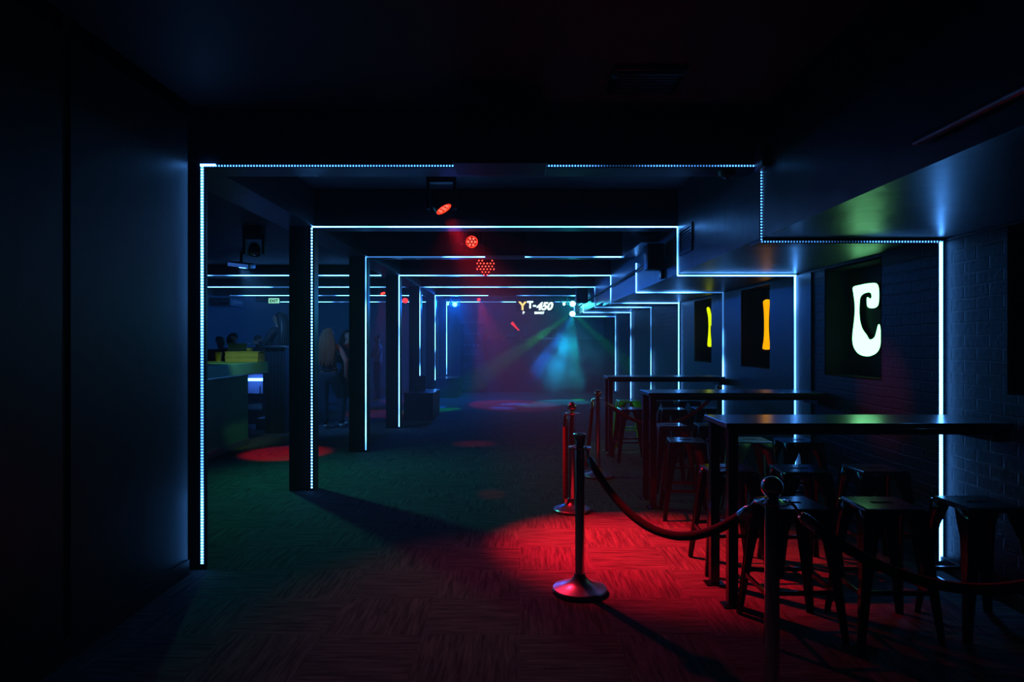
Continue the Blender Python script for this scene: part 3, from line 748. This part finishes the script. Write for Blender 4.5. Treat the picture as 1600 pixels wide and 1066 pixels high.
for k, (x, y, lb) in enumerate(((-4.93, 12.5, 'blue-lit glass door drinks fridge showing beside the bar end'), (-4.22, 12.5, 'blue-lit drinks fridge mostly hidden behind the second pillar'))):
    t = thing('drinks_fridge', lb, 'fridge', (x, y, 0), 0, 'drinks fridges behind the bar')
    m = MB(); m.box(-.27, -.24, 0, .5, 0, 1.0).box(.24, .27, 0, .5, 0, 1.0).box(-.24, .24, 0, .5, .96, 1.0).box(-.24, .24, 0, .5, 0, .25).box(-.24, .24, .46, .5, .25, .96)
    m.build('cabinet', 'plastic', t)
    box('light_tube', 'e_fridge', (-.22, .22, .02, .05, .79, .84), t)
    box('shelf', 'steel', (-.24, .24, .05, .44, .55, .56), t)
    g = box('door_frame', 'steel', (-.24, .24, -.01, .0, .25, .27), t); box('door_handle', 'steel', (.19, .205, -.03, -.01, .4, .7), g)
    MB().box(-.23, .23, .3, .46, .25, .9).build('lining', 'grey', t)
t = thing('paper_cup', 'yellow cup standing on the bar counter', 'cup', (-4.36, 9.9, 1.22))
MB().lathe([(0, 0), (.034, 0), (.052, .13), (.055, .132), (.055, .138), (.048, .136), (.032, .01), (0, .01)], 28).build('cup_body', 'yellow', t)
MB().lathe([(.052, .128), (.056, .13), (.056, .14), (.05, .14)], 28).build('rim', 'cream', t)
tag(MB().box(-4.47, -4.22, 9.72, 9.88, 1.22, 1.227, bev=.002).build('bar_mat', 'cream'), 'thin pale mat on the counter by the yellow cup', 'mat')
for k in range(2):
    t = thing('carton', ('lower' if k == 0 else 'upper')+' flat yellow-green carton of the pair stacked on the bar', 'carton', (-3.93, 9.80, 1.22+.075*k), .03*k, 'cartons on the bar counter')
    box('tray', 'cream', (-.23, .23, -.14, .14, 0, .055), t, bev=.003); box('lid', 'cream', (-.235, .235, -.145, .145, .056, .074), t, bev=.003)
t = thing('glass_box', 'clear tilted box with a pale rim on top of the cartons', 'display box', (-4.0, 9.80, 1.372))
m = MB()
for (a, b) in (((-.13,-.1),(.13,-.1)), ((.13,-.1),(.13,.1)), ((.13,.1),(-.13,.1)), ((-.13,.1),(-.13,-.1))):
    m.tube([(*a, .11), (*b, .11)], .005, 6); m.tube([(*a, .004), (*a, .11)], .005, 6)
m.build('frame', 'steel', t); box('glass_wall', 'glass', (-.125, .125, -.1, -.095, .005, .105), t)
box('wrapped_snack', 'cream', (.02, .16, -.06, .05, 0, .045), t, bev=.01)
t = thing('back_bar_shelf', 'dark low shelf unit behind the bar counter', 'shelf', (-5.4, 11.6, 0))
m = MB(); m.box(-.9, .55, 0, .45, 0, .08).box(-.9, .55, 0, .45, 1.33, 1.38).box(-.9, .55, .4, .45, .08, 1.33).box(-.9, -.86, 0, .4, .08, 1.33).box(.51, .55, 0, .4, .08, 1.33)
m.build('carcass', 'flute', t); box('shelf_board', 'flute', (-.86, .51, .02, .4, .7, .73), t)

# ------------------------------------------------------------------ people
def skin(name, verts, edges, radii, mtl, parent, root=0, sub=2):
    me = bpy.data.meshes.new(name); me.from_pydata(verts, edges, []); me.update()
    o = bpy.data.objects.new(name, me); COL.objects.link(o)
    sk = o.modifiers.new('s', 'SKIN'); sk.use_smooth_shade = True
    for k, v in enumerate(me.skin_vertices[0].data):
        r = radii[k]; v.radius = r if hasattr(r, '__len__') else (r, r); v.use_root = (k == root)
    ss = o.modifiers.new('u', 'SUBSURF'); ss.levels = sub; ss.render_levels = sub
    dg = bpy.context.evaluated_depsgraph_get(); m2 = bpy.data.meshes.new_from_object(o.evaluated_get(dg))
    bpy.data.objects.remove(o)
    o = bpy.data.objects.new(name, m2); COL.objects.link(o); m2.materials.clear(); m2.materials.append(M[mtl]); o.parent = parent
    for p in m2.polygons: p.use_smooth = True
    return o
def person(loc, rz, h, J, label, top='clothblk', bottom='clothnavy', hair='hairdark', long_hair=False, sleeves=1, shorts=False, dress=False, shoes='shoe', girl=False):
    """J: joints for arms {side: (elbow, wrist)} and legs {side:(knee, ankle)}; body faces -y"""
    t = thing('person', label, 'person', loc, rz, 'people at the bar side'); k = h/1.75
    t.scale = (k, k, k)
    sw = .17 if girl else .2
    V = [(0, 0, .95), (0, .01, 1.08), (0, 0, 1.25), (0, .01, 1.40), (0, .01, 1.49), (0, 0, 1.56), (0, -.015, 1.64), (0, -.01, 1.70)]
    R = [(.155, .115), (.125, .095), (.15, .11), (.13, .10), (.052, .055), (.06, .07), (.075, .095), (.06, .075)]
    E = [(i, i+1) for i in range(7)]
    def add(p, r, par):
        V.append(tuple(p)); R.append(r); E.append((par, len(V)-1)); return len(V)-1
    add((0, -.105, 1.625), .013, 6)                       # nose
    for s in (-1, 1): add((s*.088, .005, 1.63), .012, 6)   # ears
    for s in (-1, 1):
        el, wr = J['arm'][s]
        sh = add((s*sw, .01, 1.42), .055, 3); e = add(el, .041, sh); w_ = add(wr, .027, e)
        d = (Vector(wr)-Vector(el)).normalized(); pal = add(Vector(wr)+d*.07, (.03, .02), w_)
        sd = d.cross(Vector((0, 1, .2))).normalized()
        for q, ln in zip((-1.5, -.5, .5, 1.5), (.055, .068, .07, .06)):
            b = Vector(wr)+d*.10+sd*(q*.017); f1 = add(b, .009, pal); f2 = add(b+d*ln*.5+Vector((0, -.01, 0)), .0085, f1); add(b+d*ln+Vector((0, -.03, 0)), .007, f2)
        th = add(Vector(wr)+d*.045+sd*.035, .011, w_); add(Vector(wr)+d*.085+sd*.055+Vector((0, -.015, 0)), .009, th)
    legs = {}
    for s in (-1, 1):
        kn, an = J['leg'][s]
        hp = add((s*.09, 0, .88), .09, 0); k_ = add(kn, .058, hp); cf = add(Vector(kn).lerp(Vector(an), .35)+Vector((0, .02, 0)), .055, k_)
        a_ = add(an, .036, cf); add(Vector(an)+Vector((0, -.13, -.045)), (.032, .025), a_)
    skin('body', V, E, R, 'skin', t)
    # clothes
    V = [(0, .01, .91), (0, .01, 1.1), (0, 0, 1.25), (0, .01, 1.40)]; R = [(.15, .12), (.14, .11), (.165, .125), (.14, .11)]; E = [(0, 1), (1, 2), (2, 3)]
    if sleeves:
        for s in (-1, 1):
            el, wr = J['arm'][s]
            V.append((s*sw, .01, 1.425)); R.append(.066); a = len(V)-1; E.append((3, a))
            e_ = Vector(el) if sleeves > 1 else Vector((s*sw, .01, 1.425)).lerp(Vector(el), .6)
            V.append(tuple(e_)); R.append(.052); E.append((a, a+1))
            if sleeves > 1: V.append(tuple(Vector(wr)*.92+Vector(el)*.08)); R.append(.038); E.append((a+1, a+2))
    skin('shirt', V, E, R, top, t)
    if dress:
        MB().lathe([(.15, 1.02), (.19, .9), (.22, .70), (.235, .52), (.22, .52), (.14, 1.0)], 28).build('skirt', bottom, t)
    else:
        V = [(0, 0, 1.06), (0, 0, .93)]; R = [(.15, .12), (.17, .135)]; E = [(0, 1)]
        for s in (-1, 1):
            kn, an = Vector(J['leg'][s][0]), Vector(J['leg'][s][1])
            V.append((s*.09, 0, .86)); R.append(.105); a = len(V)-1; E.append((1, a))
            V.append(tuple(kn)); R.append(.074); E.append((a, a+1)); V.append(tuple(kn.lerp(an, .35)+Vector((0, .02, 0)))); R.append(.072); E.append((a+1, a+2)); V.append(tuple(kn.lerp(an, 1.04))); R.append(.06); E.append((a+2, a+3))
        skin('trousers', V, E, R, bottom, t)
        MB().lathe([(1.0, 0), (1.04, .003), (1.04, .032), (1.0, .035)], 28, Matrix.Translation((0, 0, 1.0)) @ Matrix.Diagonal((.148, .118, 1, 1))).build('belt', 'clothblk', t)
    for s in (-1, 1):
        an = Vector(J['leg'][s][1])
        skin('shoe', [tuple(an+Vector((0, .03, -.035))), tuple(an+Vector((0, -.08, -.05))), tuple(an+Vector((0, -.17, -.055)))], [(0, 1), (1, 2)], [(.045, .045), (.045, .035), (.04, .025)], shoes, t, sub=1)
    if long_hair:
        V = [(0, -.01, 1.735), (0, .05, 1.65), (0, .09, 1.5), (.01, .12, 1.35), (.03, .13, 1.2), (.03, .12, 1.1)]
        R = [(.085, .07), (.105, .085), (.12, .07), (.14, .055), (.12, .045), (.06, .02)]
        hr = skin('hair', V, [(i, i+1) for i in range(5)], R, hair, t)
        for q in range(9):
            s = -.12+.03*q; cv = .17-.5*s*s*4
            MB().tube([(s*.5, cv-.06, 1.70), (s*.8, cv-.02, 1.58), (s+.008*math.sin(q*2), cv, 1.42), (s*1.05+.015, cv+.01*math.cos(q), 1.25), (s*.9+.02+.012*math.sin(q*3), cv-.01, 1.10+.03*math.sin(q*1.7))], [.02, .032, .034, .03, .008], 8).build('hair_lock', hair, hr)
    else:
        skin('hair', [(0, .01, 1.735), (0, .045, 1.67), (0, .055, 1.60)], [(0, 1), (1, 2)], [(.08, .09), (.095, .075), (.07, .045)], hair, t)
    for s in (-1, 1):
        e = MB().lathe([(0, -.010), (.010, -.006), (.013, 0), (.010, .006), (0, .010)], 12, Matrix.Translation((s*.032, -.094, 1.652)) @ Matrix.Diagonal((1, .5, .7, 1))).build('eye', 'shoe', t)
        MB().lathe([(0, 0), (.006, .001), (0, .003)], 10, Matrix.Translation((s*.032, -.099, 1.652)) @ aim((0, -1, 0))).build('pupil', 'rubber', e)
    MB().tube([(-.022, -.094, 1.582), (0, -.101, 1.579), (.022, -.094, 1.582)], [.003, .006, .003], 8).build('mouth', 'redbox', t)
    return t
stand = {'arm': {-1: ((-.27, .03, 1.15), (-.28, -.05, .92)), 1: ((.27, .03, 1.15), (.28, -.05, .92))}, 'leg': {-1: ((-.10, -.02, .5), (-.11, 0, .10)), 1: ((.10, -.02, .5), (.11, 0, .10))}}
w1 = {'arm': {-1: ((-.30, .02, 1.17), (-.27, -.1, .96)), 1: ((.29, .05, 1.16), (.20, -.06, 1.0))}, 'leg': {-1: ((-.17, -.16, .52), (-.2, -.05, .10)), 1: ((.08, 0, .5), (.05, .02, .10))}}
person((-3.30, 11.85, 0), PI, 1.76, w1, 'woman with long fair hair, dark top and jeans, standing with her back turned', 'clothblk', 'clothnavy', 'hairfair', True, 0, girl=True)
w2 = {'arm': {-1: ((-.25, -.05, 1.17), (-.12, -.25, 1.2)), 1: ((.25, -.05, 1.17), (.15, -.25, 1.15))}, 'leg': {-1: ((-.10, -.02, .5), (-.12, 0, .10)), 1: ((.10, -.06, .5), (.12, 0, .10))}}
person((-3.10, 12.45, 0), .7, 1.74, w2, 'person in dark dress and white shoes half hidden by the third pillar', 'clothblk', 'clothblk', 'hairdark', True, 2, dress=True, girl=True)
hold = {'arm': {-1: ((-.28, -.10, 1.18), (-.05, -.30, 1.22)), 1: ((.28, -.10, 1.18), (.08, -.30, 1.24))}, 'leg': stand['leg']}
person((-3.52, 17.0, 0), -1.2, 1.70, hold, 'person in grey shirt with folded raised arms between two pillars', 'clothgrey', 'clothnavy', 'hairdark', False, 1)
person((-4.2, 11.93, .2), -1.8, 1.84, hold, 'tall dark-haired person in black leaning over the fluted counter', 'clothblk', 'clothblk', 'hairdark', True, 2, shoes='clothblk')
person((-4.63, 11.0, 0), -.2, 1.66, stand, 'person with short dark hair and cap behind the yellow cup', 'clothnavy', 'clothblk', 'hairdark', False, 1, shoes='clothblk')
person((-5.46, 12.5, 0), .9, 1.62, stand, 'person with lit face at the bar beside the tape at left', 'clothblk', 'clothblk', 'hairdark', False, 1, shoes='clothblk')
person((-5.08, 13.3, 0), .3, 1.65, stand, 'pale-haired person behind the clear box on the bar', 'clothgrey', 'clothblk', 'clothgrey', False, 1, shoes='clothblk')
tag(MB().box(-4.5, -3.9, 11.66, 12.3, 0, .2, bev=.01).build('step_platform', 'flute'), 'low dark platform behind the fluted counter', 'platform')

# ------------------------------------------------------------------ haze
def haze(name, b, dens, aniso, noise=None, label=''):
    m = bpy.data.materials.new(name); m.use_nodes = True; nt = m.node_tree; N = nt.nodes; L = nt.links; N.clear()
    out = N.new('ShaderNodeOutputMaterial'); v = N.new('ShaderNodeVolumeScatter'); v.inputs['Color'].default_value = (1, 1, 1, 1)
    v.inputs['Density'].default_value = dens; v.inputs['Anisotropy'].default_value = aniso
    L.new(v.outputs[0], out.inputs['Volume'])
    M[name] = m
    if noise:
        c, rad = noise
        tc = N.new('ShaderNodeTexCoord'); nz = N.new('ShaderNodeTexNoise'); nz.inputs['Scale'].default_value = 1.6; nz.inputs['Detail'].default_value = 4
        L.new(tc.outputs['Object'], nz.inputs['Vector'])
        mp = N.new('ShaderNodeVectorMath'); mp.operation = 'DIVIDE'; mp.inputs[1].default_value = rad; L.new(tc.outputs['Object'], mp.inputs[0])
        ln = N.new('ShaderNodeVectorMath'); ln.operation = 'LENGTH'; L.new(mp.outputs[0], ln.inputs[0])
        r1 = N.new('ShaderNodeMapRange'); r1.inputs[1].default_value = 1; r1.inputs[2].default_value = .1; r1.inputs[3].default_value = 0; r1.inputs[4].default_value = 1; L.new(ln.outputs['Value'], r1.inputs[0])
        r2 = N.new('ShaderNodeMapRange'); r2.inputs[1].default_value = .42; r2.inputs[2].default_value = .62; L.new(nz.outputs['Fac'], r2.inputs[0])
        mu = N.new('ShaderNodeMath'); mu.operation = 'MULTIPLY'; L.new(r1.outputs[0], mu.inputs[0]); L.new(r2.outputs[0], mu.inputs[1])
        m3 = N.new('ShaderNodeMath'); m3.operation = 'MULTIPLY'; m3.inputs[1].default_value = dens; L.new(mu.outputs[0], m3.inputs[0])
        L.new(m3.outputs[0], v.inputs['Density'])
    return m
haze('haze_mat', None, .032, .2)
haze('haze_near_mat', None, .005, .55)
o = MB().box(-2.13, 2.78, -1.9, 9.74, .02, 3.03).build('haze', 'haze_near_mat', smooth=False); tag(o, 'very faint haze in the near half of the room', 'haze', kind='stuff')
o = MB().box(-7.58, 2.78, 9.75, YB-.05, .02, 2.62).build('haze', 'haze_mat', smooth=False); tag(o, 'thin blue stage haze filling the far half of the room', 'haze', kind='stuff')
cx = Vector((1.15, 17.2, 1.05)); rad = (1.15, .9, .95)
haze('smoke_mat', None, 1.5, .2, (cx, rad))
m = MB(); bmesh.ops.create_icosphere(m.bm, subdivisions=3, radius=1)
for v in m.bm.verts: v.co = Vector((v.co.x*rad[0], v.co.y*rad[1], v.co.z*rad[2]))
o = m.build('smoke', 'smoke_mat', loc=tuple(cx)); tag(o, 'drifting puff of blue-green smoke under the cyan stage lights', 'smoke', kind='stuff')
